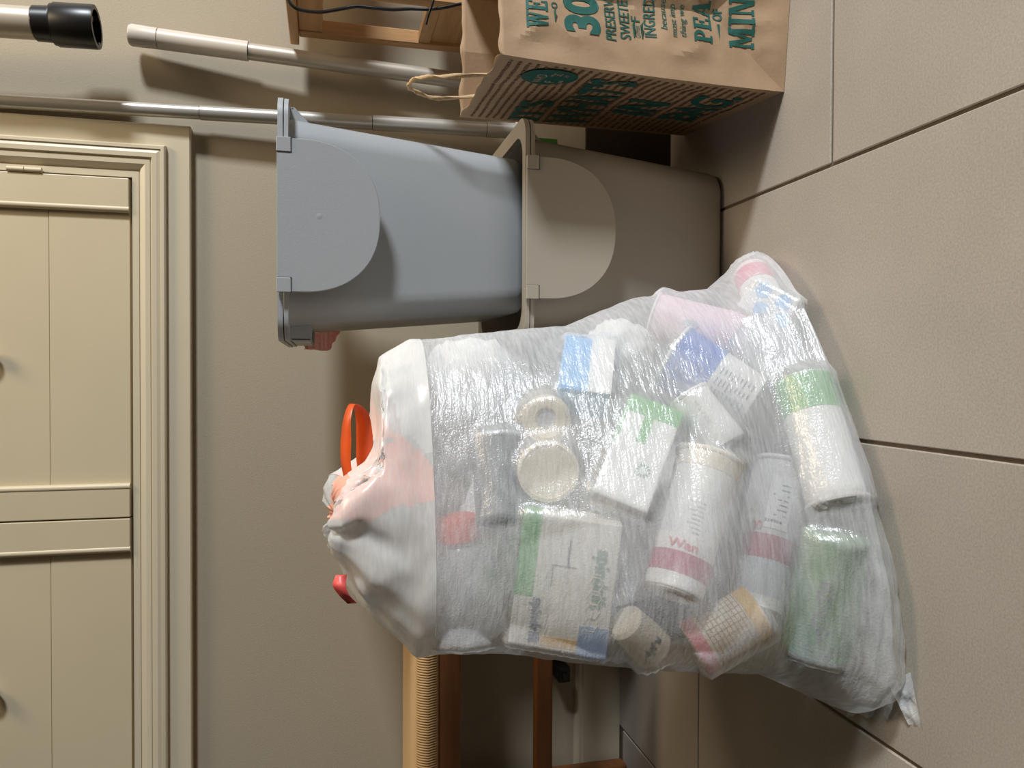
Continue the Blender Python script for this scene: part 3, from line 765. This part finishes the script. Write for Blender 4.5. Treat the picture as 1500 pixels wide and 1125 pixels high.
# two cups that show their round ends
for c, r, nm, lab in (((800, 613), 36, 'round_lid', 'cream plastic lid with a recessed grey centre inside the trash bag'), ((803, 690), 46, 'paper_bowl', 'plain cream paper bowl with its round base showing through the trash bag')):
    h, d = hit(*c); r_ = px(h, r); L = .035 if nm == 'round_lid' else .06
    M = frame(h+d*(.008), h+d*(.008+L), UPV); SDF.append(('c', M, r_, r_*1.05, L)); o = empty(nm, M=M); tag(o, lab, 'lid' if nm == 'round_lid' else 'bowl', 'empty packaging inside the trash bag')
    if nm == 'round_lid':
        lathe('shell', [(.0001, .004), (r_*.42, .004), (r_*.46, .0), (r_*.8, .0), (r_*.86, .003), (r_, .003), (r_*1.03, L)], w_cream, o, 44, close=False)
        lathe('centre', [(.0001, .0036), (r_*.40, .0036)], c_lg, o, 40, close=False)
    else: lathe('shell', [(.0001, .002), (r_*.84, .002), (r_*.88, .0), (r_, .001), (r_*1.05, L), (r_*1.02, L), (r_*.97, .004), (.0001, .004)], w_cream, o, 44, close=False)
# blue carton
sp_ = place_box((858, 548), (-.12, 1), 105, 78, .05, .004); o = carton('blue_carton', 'sky blue drink carton with a white panel inside the trash bag', 'carton', sp_, c_lblue); M, hx, hy, L = sp_
box('white_panel', (-hx-.0004, -hy-.0005, 0), (-hx*.1, -hy+.001, L), w_white, o)
# white box with green end
sp_ = place_box((932, 672), (-.38, 1), 175, 84, .042, .0); M, hx, hy, L = sp_; o = carton('green_label_box', 'white box with a green corner and a small green flower emblem inside the trash bag', 'box', sp_, w_white)
box('green_panel', (-hx-.0004, -hy-.0004, -.0004), (hx+.0004, hy, L*.16), c_green, o); box('green_panel', (-hx*.1, -hy-.0005, L*.16), (hx*.25, hy*.5, L*.42), c_green, o); box('green_panel', (hx*.9, -hy-.0005, L*.16), (hx+.0005, hy*.5, L*.5), c_green, o)
for k in range(12):
    a = 2*math.pi*k/12; bm = bmesh.new(); bm_box(bm, (-.0008, -.0002, .0045), (.0008, .0003, .0085), .0002, 1); e = from_bm('petal', bm, c_spgreen, o); e.location = (-hx*.35, -hy-.0006, L*.66); e.rotation_euler = (0, a, 0)
# sparkling water carton
sp_ = place_box((812, 862), (-.13, 1), 205, 148, .058, .0); M, hx, hy, L = sp_
o = carton('water_carton', 'white drink carton with a green top band and green lettering inside the trash bag', 'carton', sp_, mat('carton_offwhite', (232, 226, 214), .55, .03, 20))
# local x runs across the carton; find which side is up in the picture's sense
upx = 1 if (M.to_3x3() @ Vector((1, 0, 0))).z > 0 else -1
S = upx
lo_, hi_ = sorted((S*hx*.62, S*(hx+.0004))); box('green_band', (lo_, -hy-.0004, -.0004), (hi_, hy, L*.62), c_green, o)
ff = lambda x, y: (x, -hy-.0009, y)
words('lettering', 'spindrift', ff, .0150, c_spgreen, o, -S*hx*.58, L*.20, .066, .03, 1, True)
words('lettering', 'spindrift', lambda x, y: (x, -hy-.0012, y), .0115, c_navy, o, S*hx*.60, L*.62, .050, .03, 1, True)
words('lettering', 'Lime 12', ff, .0042, c_ink, o, S*hx*.02, L*.22, .022, .0, 1, True)
bm = bmesh.new()
for u0, u1, v0, v1 in ((.28, .28, .36, .52), (-.2, .30, .36, .364), (-.02, -.012, .16, .36)): bm_box(bm, (min(S*hx*u0, S*hx*u1)-.0003, -hy-.0007, L*v0), (max(S*hx*u0, S*hx*u1)+.0003, -hy+.0005, L*v1))
from_bm('table_lines', bm, c_ink, o)
box('yellow_panel', (min(-S*hx*.5, S*hx*.35), -hy-.0006, L*.90), (max(-S*hx*.5, S*hx*.35), hy*.5, L*.97), c_yel, o)
box('blue_end', (min(-S*hx*.4, -S*(hx+.0006)), -hy-.0008, L*.78), (max(-S*hx*.4, -S*(hx+.0006)), hy*.6, L+.0005), mat('print_steel', (132, 164, 200), .5, .05), o)
for k in range(4):
    cx, cz = -S*hx*.62, L*(.46+.1*k); P = [Vector((cx+.0078*math.cos(a), -hy-.001, cz+.0088*math.sin(a))) for a in [math.pi/3*q for q in range(7)]]; tube('hexagon', P, .0005, w_cream, o, 5, False)
# printed cup low on the left
sp_ = place_round((1112, 905), (1015, 962), 40, 42, .0); M, r0, r1, L = sp_
o = cup('checked_cup', 'cream cup with a fine checked print and pink base inside the trash bag', 'cup', sp_, w_cream, None, lip=False)
band('pink_base', r0, r1, L, .82, .99, mat('soft_pink', (224, 140, 148), .5, .05), o); band('yellow_top', r0, r1, L, .02, .2, c_yel, o)
f = on_cone(r0, r1, L, .0009); bm = bmesh.new()
for k in range(10):
    y = L*(.22+.06*k); m_ = 14
    for i in range(m_):
        x0, x1 = -.05+.1*i/m_, -.05+.1*(i+1)/m_; bm.faces.new([bm.verts.new(f(a, b)) for a, b in ((x0, y), (x1, y), (x1, y+.0006), (x0, y+.0006))])
        if k < 9: bm.faces.new([bm.verts.new(f(a, b)) for a, b in ((x0, y), (x0+.0005, y), (x0+.0005, y+L*.06), (x0, y+L*.06))])
from_bm('check_lines', bm, mat('check_ink', (170, 140, 104), .6, .05), o)
# cream tub at the left edge
sp_ = place_round((905, 925), (950, 968), 30, 34, .004); M, r0, r1, L = sp_; o = cup('cream_tub', 'small cream tub with dark letters at the side of the trash bag', 'tub', sp_, w_cream, None, lip=False)
words('lettering', 'R.JFF', on_cone(r0, r1, L, .0009), .007, c_navy, o, -.014, L*.55, .026, .03, 1)
# white paper cup
sp_ = place_round((1008, 578), (1062, 655), 30, 36, .0); M, r0, r1, L = sp_; o = cup('white_paper_cup', 'plain white paper cup with faint grey print inside the trash bag', 'cup', sp_, w_white, w_white, .002)
words('lettering', 'M 2 / CE', on_cone(r0, r1, L, .0008), .004, c_lg, o, .0, L*.2, .03, 0, 1, True)
# blue tub with nutrition label
sp_ = place_round((985, 520), (1105, 590), 52, 44, .004); M, r0, r1, L = sp_; o = cup('blue_tub', 'blue yogurt tub with a white nutrition panel inside the trash bag', 'tub', sp_, w_white, w_white, .0025)
band('blue_sleeve', r0, r1, L, .03, .50, c_blue, o)
f = on_cone(r0, r1, L, .0011)
bm = bmesh.new()
for k in range(9):
    for i in range(3): 
        x0, x1 = -.020+i*.014, -.020+i*.014+random.uniform(.006, .012); y = L*(.56+.045*k)
        bm.faces.new([bm.verts.new(f(a, b)) for a, b in ((x0, y), (x1, y), (x1, y+.0011), (x0, y+.0011))])
from_bm('nutrition_rows', bm, c_navy, o)
bm = bmesh.new()
for k in range(5):
    y = L*(.14+.06*k); x0, x1 = -.004, -.004+random.uniform(.014, .024); bm.faces.new([bm.verts.new(f(a, b)) for a, b in ((x0, y), (x1, y), (x1, y+.0018), (x0, y+.0018))])
from_bm('white_print', bm, w_white, o)
# pink tub
sp_ = place_round((955, 452), (1098, 492), 38, 44, .004); M, r0, r1, L = sp_; o = cup('pink_tub', 'pale pink tub with thin red outlined digits inside the trash bag', 'tub', sp_, c_pink, w_white, .002)
f = on_cone(r0, r1, L, .0014)
for cx in (-.001, .009):
    P = [Vector(f(cx+.0036*math.cos(a), L*.76+.0075*math.sin(a))) for a in [2*math.pi*k/20 for k in range(21)]]; tube('digit', P, .0004, c_red, o, 5, False)
P = [Vector(f(-.004+.006*math.cos(a), L*.42+.010*math.sin(a))) for a in [2*math.pi*k/16 for k in range(16)]]
mesh('dimple', P, [tuple(range(16))], c_lg, o)
# box with blue hexagons
sp_ = place_box((1150, 442), (1, .55), 82, 52, .03, .004); M, hx, hy, L = sp_; o = carton('hexagon_box', 'white box with light blue hexagons inside the trash bag', 'box', sp_, w_white)
for cx, cz in ((-.5, .3), (.5, .45), (-.45, .75), (.5, .9)):
    P = [(hx*cx+.011*math.cos(a), -hy-.0007, L*cz+.011*math.sin(a)) for a in [math.pi/3*q for q in range(6)]]; mesh('hexagon', P, [tuple(range(6))], mat('hex_blue', (150, 196, 242), .5, .03), o)
# clear cup
sp_ = place_round((1112, 490), (1172, 552), 50, 42, .0); cup('clear_cup', 'clear plastic cup nested against the green banded tub inside the trash bag', 'cup', sp_, c_clear, c_clear, .002)
# green tea bottle
sp_ = place_round((1250, 778), (1203, 955), 49, 52, -.006, -.006, -.009); M, r0, r1, L = sp_
o = cup('green_tea_bottle', 'green drink bottle with dark leafy script at the bottom of the trash bag', 'bottle', sp_, c_dgreen, None, lip=False)
f = on_cone(r0, r1, L, .0010)
words('lettering', 'ITO EN', f, .0062, c_ink, o, .014, L*.95, .030, .02, -1)
def blob(cx, cy, rx, ry, rot, nm='leaf_print'):
    c, s = math.cos(rot), math.sin(rot); P = []
    for k in range(14):
        a = 2*math.pi*k/14; x, y = rx*math.cos(a), ry*math.sin(a)*(1-.35*math.cos(a)); P.append(f(cx+x*c-y*s, cy+x*s+y*c))
    return mesh(nm, P, [tuple(range(14))], c_ink, o)
for cx, t, rx, ry, rot in ((-.004, .38, .007, .0016, 2.4), (.003, .37, .0035, .0028, .3), (.006, .44, .005, .0022, 1.2), (-.002, .47, .006, .0018, .1), (.005, .50, .0042, .003, 2.0), (.006, .62, .0032, .0026, .7), (.0, .60, .0028, .002, .2), (.007, .68, .0045, .0026, 1.4), (-.009, .74, .0036, .002, .5), (-.002, .78, .006, .0017, 2.2), (.001, .73, .0045, .0014, 1.0), (-.001, .83, .004, .0018, 1.7)):
    blob(cx, L*t, rx, ry, rot)
P = [Vector(f(-.003+.005*math.sin(k*.9), L*(.40+.022*k))) for k in range(20)]; tube('stem_print', P, .0005, c_ink, o, 5)
band('seam', r0, r1, L, .86, .875, mat('can_dark_green', (84, 128, 58), .4, .05), o, .0006)
# white tub, green band, thick rim
sp_ = place_round((1258, 738), (1186, 556), 45, 42, .0); M, r0, r1, L = sp_; o = cup('green_band_tub', 'white tapered tub with a light green band and thick rolled rim inside the trash bag', 'tub', sp_, w_white, w_white, .0034)
band('green_band', r0, r1, L, .70, .985, c_green, o)
# two cups with magenta bands
sp_ = place_round((1150, 676), (1108, 900), 46, 43, .0); M, r0, r1, L = sp_
o = cup('dessert_cup', 'tall white cup with a magenta wave band and paper sticker inside the trash bag', 'cup', sp_, mat('cup_greyish', (214, 210, 208), .45, .03, 20), w_white, .003)
band('magenta_band', r0, r1, L, .54, .70, c_mag, o); band('grey_base', r0, r1, L, .70, .93, c_lg, o); band('clear_foot', r0, r1, L, .93, 1.0, w_white, o)
band('sticker', r0, r1, L, .14, .50, w_white, o, .0008, -.55, .25, 20)
f = on_cone(r0, r1, L, .0013)
words('lettering', '359986', f, .0035, c_ink, o, .009, L*.46, .020, .01, -1)
bm = bmesh.new()
for k in range(7):
    y = L*(.20+.034*k); x0 = -.014; x1 = x0+random.uniform(.009, .019); bm.faces.new([bm.verts.new(f(a, b)) for a, b in ((x0, y), (x1, y), (x1, y+.0014), (x0, y+.0014))])
from_bm('sticker_lines', bm, c_ink, o)
words('lettering', '100', f, .0105, c_red, o, .030, L*.52, .020, 0, -1)
sp_ = place_round((1040, 672), (985, 868), 50, 46, .0); M, r0, r1, L = sp_
o = cup('ice_cream_cup', 'white cup with a magenta band and open cream end inside the trash bag', 'cup', sp_, w_white, w_cream, .0028)
band('magenta_band', r0, r1, L, .76, .90, c_mag, o); band('cream_top', r0, r1, L, .02, .14, w_cream, o)
lathe('cream_end', [(.0001, L+.0006), (r1*.9, L+.0006), (r1*.95, L+.003), (r1, L+.002)], w_cream, o, 40, close=False)
f = on_cone(r0, r1, L, .0012); words('lettering', 'Wan', f, .0095, c_red, o, .020, L*.74, .034, .015, -1)
bm = bmesh.new()
for k in range(8):
    y = L*(.40+.03*k); x0 = -.010; x1 = x0+random.uniform(.008, .018); bm.faces.new([bm.verts.new(f(a, b)) for a, b in ((x0, y), (x1, y), (x1, y+.0013), (x0, y+.0013))])
from_bm('fine_print', bm, c_lg, o)
# dark tray behind
sp_ = place_box((962, 912), (1, -.25), 120, 74, .022, .012); carton('grey_tray', 'flat dark grey tray wedged among cups inside the trash bag', 'tray', sp_, c_dgrey)
# jug at the far right corner
sp_ = place_round((1104, 384), (1136, 455), 26, 34, .0); M, r0, r1, L = sp_; o = cup('milk_bottle', 'small white bottle with a pink neck pushing out the corner of the trash bag', 'bottle', sp_, w_white, None, lip=False)
band('pink_neck', r0, r1, L, .12, .40, mat('rose', (222, 120, 140), .45, .05), o)

# added crumpled white wads: brighten the inside, block light through the bag
WADS = []
def wad(name, label, c, r, deep, sc=(1, 1, 1), seed=0):
    h, d = hit(*c); p = h+d*(r+deep); bm = bmesh.new(); bmesh.ops.create_icosphere(bm, subdivisions=4, radius=1)
    for v in bm.verts:
        n = v.co.normalized(); k = 1 + .22*abs(noise.noise(n*2.2+Vector((seed, 0, 0)))) + .16*(1-2*abs(noise.noise(n*5+Vector((0, seed, 0))))) - .12
        v.co = Vector((n.x*sc[0], n.y*sc[1], n.z*sc[2]))*r*k
    p += settle([p+Vector(q)*r*1.25 for q in ((1, 0, 0), (-1, 0, 0), (0, 1, 0), (0, -1, 0), (0, 0, 1), (0, 0, -1), (.6, -.6, .5), (-.6, -.6, .5))]); o = from_bm(name, bm, w_white, None, True); o.location = p; p.z = max(p.z, r); o.location = p
    for v in o.data.vertices:
        for _ in range(14):
            q = p+v.co; bad = max([depth_in(q, s) for s in SDF]) > -.003 or any((q-c0).length < r0 for c0, r0 in WADS) or out_of_bag(q) > -.006 or q.z < .006
            if not bad: break
            v.co *= .86
    WADS.append((p.copy(), max(v.co.length for v in o.data.vertices)))
    tag(o, label, 'filler wad', 'empty packaging inside the trash bag'); return o
wad('filler_wad', 'added crumpled white filler wad in the upper part of the trash bag', (690, 575), .065, .03, (1.1, .8, 1), 2)
wad('filler_wad', 'added crumpled white filler wad between the blue carton and blue tub in the trash bag', (905, 520), .045, .03, (1, .8, 1), 5)
wad('filler_wad', 'added crumpled white wad blocking light behind the water carton in the trash bag', (790, 790), .078, .11, (1.2, .7, 1.2), 8)
wad('filler_wad', 'added crumpled white wad blocking light deep behind the tall cups in the trash bag', (1050, 740), .078, .11, (1.2, .7, 1.1), 11)
wad('filler_wad', 'added crumpled white wad blocking light deep behind the green label box in the trash bag', (900, 640), .07, .12, (1.2, .7, 1.1), 14)

# ------------------------------------------------------------------ film drawn over the contents
P = ENV.reshape(-1, 3).copy(); P0 = P.copy()
def normals(P):
    G = P.reshape(NR, NT, 3); du = np.roll(G, -1, 1)-np.roll(G, 1, 1); dv = np.empty_like(G); dv[1:-1] = G[2:]-G[:-2]; dv[0] = G[1]-G[0]; dv[-1] = G[-1]-G[-2]
    n = np.cross(du, dv); n /= np.linalg.norm(n, axis=2, keepdims=True)+1e-12; return n.reshape(-1, 3)
Ms = []
for s in SDF:
    Mi = np.array(s[1].inverted()); Mf = np.array(s[1]); Ms.append((s[0], Mi, Mf)+tuple(s[2:]))
def push_out(P, gap):
    for s in Ms:
        q = P@s[1][:3, :3].T+s[1][:3, 3]
        if s[0] == 'c':
            r0, r1, L = s[3:]; rho = np.hypot(q[:, 0], q[:, 1])+1e-9; t = np.clip(q[:, 2]/L, 0, 1); rr = r0+(r1-r0)*t+gap
            dr = rho-rr; dz = np.abs(q[:, 2]-L/2)-(L/2+gap); ins = (dr < 0) & (dz < 0); side = ins & (dr >= dz); cap = ins & (dz > dr)
            q[side, 0] *= (rr/rho)[side]; q[side, 1] *= (rr/rho)[side]; q[cap, 2] = L/2+np.sign(q[cap, 2]-L/2)*(L/2+gap)
        else:
            hx, hy, L = s[3:]; c = np.stack([q[:, 0], q[:, 1], q[:, 2]-L/2], -1); hs = np.array([hx, hy, L/2])+gap; d = np.abs(c)-hs; ins = (d < 0).all(1)
            k = d.argmax(1)
            for a in range(3):
                m_ = ins & (k == a); sg = np.where(c[m_, a] >= 0, 1, -1); q[m_, a] = sg*hs[a]+(L/2 if a == 2 else 0)
        ins_i = ins; P[ins_i] = q[ins_i]@s[2][:3, :3].T+s[2][:3, 3]
    return P
def lap(P, k):
    G = P.reshape(NR, NT, 3); A = G.copy(); A[1:-1] = .25*(np.roll(G, 1, 1)[1:-1]+np.roll(G, -1, 1)[1:-1]+G[2:]+G[:-2]); return (G+(A-G)*k).reshape(-1, 3)
P += normals(P)*.035; TG = P0 - normals(P0)*.006
P = push_out(P, .0042)
for it in range(70):
    d = TG-P; l = np.linalg.norm(d, axis=1, keepdims=True)+1e-9; P = P+d/l*np.minimum(l, .0013)
    P = lap(P, .35); P = push_out(P, .0042); P[:, 2] = np.maximum(P[:, 2], .0008)
P = lap(P, .3); P = push_out(P, .0052)
# gathers near the mouth and small folds
n = normals(P); TT = np.tile(TH, NR); Zc = P[:, 2]
gath = np.clip((Zc-.47)/.12, 0, 1)
fold = np.array([noise.noise(Vector((math.cos(t)*4.5, math.sin(t)*4.5, z*6))) for t, z in zip(TT, Zc)])
fine = np.array([noise.noise(Vector((p[0]*26, p[1]*26, p[2]*75))) for p in P])
crump = np.array([abs(noise.noise(Vector((p[0]*30+9, p[1]*30, p[2]*26)))) for p in P])
low = np.clip((.06-Zc)/.06, 0, 1)*np.clip((-.05-P[:, 0])/.15, 0, 1)
ridge = np.array([1-2*abs(noise.noise(Vector((p[0]*9+3, p[1]*9, p[2]*11)))) for p in P]); ridge2 = np.array([1-2*abs(noise.noise(Vector((p[0]*24, p[1]*24+7, p[2]*24)))) for p in P])
P = P + n*(fold*.010*gath + (fine*.0012+.0006)*(1-gath*.6) + gath*(ridge*.012+ridge2*.0045) + crump*.007*low)[:, None]
P[:, 2] = np.maximum(P[:, 2], .0006)

bag = empty('trash_bag', (-.13, .86, 0)); tag(bag, 'full translucent white trash bag with an orange drawstring standing on the floor tiles', 'trash bag')
BO = np.array([-.13, .86, 0])
m_film = film_mat('bag_film', .50, (.97, .98, .99))
m_hem = film_mat('bag_hem', .30, (.97, .96, .93), .04, .06, .25)
PER = np.cumsum(np.r_[0, np.linalg.norm(np.diff(ENV[60], axis=0), axis=1)])
def film(name, P, r0, r1, m, off=0, capb=False, capt=False):
    G = P.reshape(NR, NT, 3)[r0:r1] - BO; nr = r1-r0; V = G.reshape(-1, 3); Fc = grid_faces(nr)
    if capb: Fc.append(tuple(reversed(range(NT))))
    if capt: Fc.append(tuple(range((nr-1)*NT, nr*NT)))
    o = mesh(name, V, Fc, m, bag, True); uvl = o.data.uv_layers.new(name='UVMap')
    li = np.empty(len(o.data.loops), np.int32); o.data.loops.foreach_get('vertex_index', li)
    uv = np.stack([PER[li % NT], V[li, 2]], -1); uvl.data.foreach_set('uv', uv.astype(np.float32).ravel()); return o
film('film', P, 0, NR, m_film, capb=True, capt=True)
hz = int(np.argmin(np.abs(ENV[:, NT//2, 2]-.487))); nn_ = normals(P)
film('hem', P+nn_*.0013, hz, NR-5, m_hem)

def surf(x, y, off=0): h, d = hit(x, y); return h - d*off
# torn tail of film at the lower left corner
T0 = [PZ(1300, 1000, .016), PZ(1334, 985, .004), PZ(1350, 1068, .0015), PZ(1331, 1062, .002)]
m_tail = film_mat('tail_film', .12, (.95, .96, .97), .1, .5, .3)
def child_film(o): o.parent = bag; o.location = tuple(-BO); return o
child_film(crumple_sheet('tail', T0, 10, 18, .003, m_tail, seed=5, fold=1))
T1 = [PZ(1240, 1010, .03), PZ(1325, 985, .012), PZ(1300, 1055, .003), PZ(1240, 1052, .004)]
child_film(crumple_sheet('tail', T1, 14, 14, .008, film_mat('skirt_film', .35, (.93, .94, .94), .1, .6, .25), seed=9, fold=2))

# drawstring
m_org = mat('orange_ribbon', (236, 92, 34), .4, .05, 30, .1, 200)
def ribbon(name, cl, wv, m, parent=bag):
    cl = smooth_path(cl, 6); k = len(cl); V = []; Fc = []
    for i, p in enumerate(cl):
        t = i/(k-1); q0 = t*(len(wv)-1); a = int(min(q0, len(wv)-2)); wd = Vector(wv[a]).lerp(Vector(wv[a+1]), q0-a)
        V += [p-wd-Vector(BO), p+wd-Vector(BO)]
    for i in range(k-1): Fc.append((2*i, 2*i+1, 2*i+3, 2*i+2))
    o = mesh(name, V, Fc, m, parent, True); md = o.modifiers.new('thickness', 'SOLIDIFY'); md.thickness = .0004; return o
Yr = .945
cl = [PY(514, 712, Yr-.02), PY(507, 680, Yr-.018), PY(507, 645, Yr-.016), PY(509, 612, Yr-.012), PY(517, 592, Yr), PY(530, 606, Yr+.014), PY(534, 640, Yr+.018), PY(534, 672, Yr+.016), PY(538, 705, Yr+.006)]
zv = lambda h, y=0: (0, y, h)
ribbon('drawstring', cl, [zv(.0055, .006), zv(.0055, .006), zv(.006, .005), zv(.004, .007), zv(.003, .006), zv(.008, .004), zv(.010, .002), zv(.010), zv(.009)], m_org)
m_pinkr = film_mat('drawstring_inside', .0, (.93, .36, .24), .03, .2, .4)
# the part of the drawstring that lies inside the hem
def inside(poly, x, y):
    c = False; k = len(poly)-1
    for i in range(len(poly)):
        (x0, y0), (x1, y1) = poly[i], poly[k]
        if (y0 > y) != (y1 > y) and x < (x1-x0)*(y-y0)/(y1-y0)+x0: c = not c
        k = i
    return c
def to_px(p): q = Vector(p)-CAM; w_ = q.dot(FWD); return 750+FPX*q.dot(DWN)/w_, 562.5-FPX*q.dot(RGT)/w_
def in_hem(poly, m):
    Q = (P+nn_*.0007); keep = []; F_ = np.array(grid_faces(NR)[hz*NT:]); cen = Q[F_].mean(1); fn = nn_[F_[:, 0]]
    for f, c, n_ in zip(F_, cen, fn):
        if c[2] < .44 or np.dot(n_, c-np.array(CAM)) > 0: continue
        if inside(poly, *to_px(c)): keep.append(f)
    ids = sorted({int(v) for f in keep for v in f}); mp = {v: k for k, v in enumerate(ids)}
    return mesh('drawstring', [Q[v]-BO for v in ids], [[mp[int(v)] for v in f] for f in keep], m, bag, True)
in_hem([(525, 540), (545, 522), (575, 500), (670, 480), (670, 700), (600, 640), (572, 632)], film_mat('hem_fold', .12, (.98, .97, .95), .04, .05, .3)).name = 'hem_fold'
m_coral = mat('ribbon_coral', (246, 178, 156), .5, .05, 30)
in_hem([(490, 700), (545, 655), (590, 640), (670, 712), (670, 735), (585, 740), (540, 765), (480, 760)], m_coral)
in_hem([(510, 610), (540, 560), (575, 585), (590, 636), (548, 650)], m_coral)
pr = [PY(500, 842, .86), PY(497, 858, .855), PY(504, 872, .855), PY(516, 884, .86)]
ribbon('drawstring', pr, [zv(.006), zv(.007, .004), zv(.006, .004), zv(.005)], mat('ribbon_red', (232, 92, 88), .4, .05, 30))
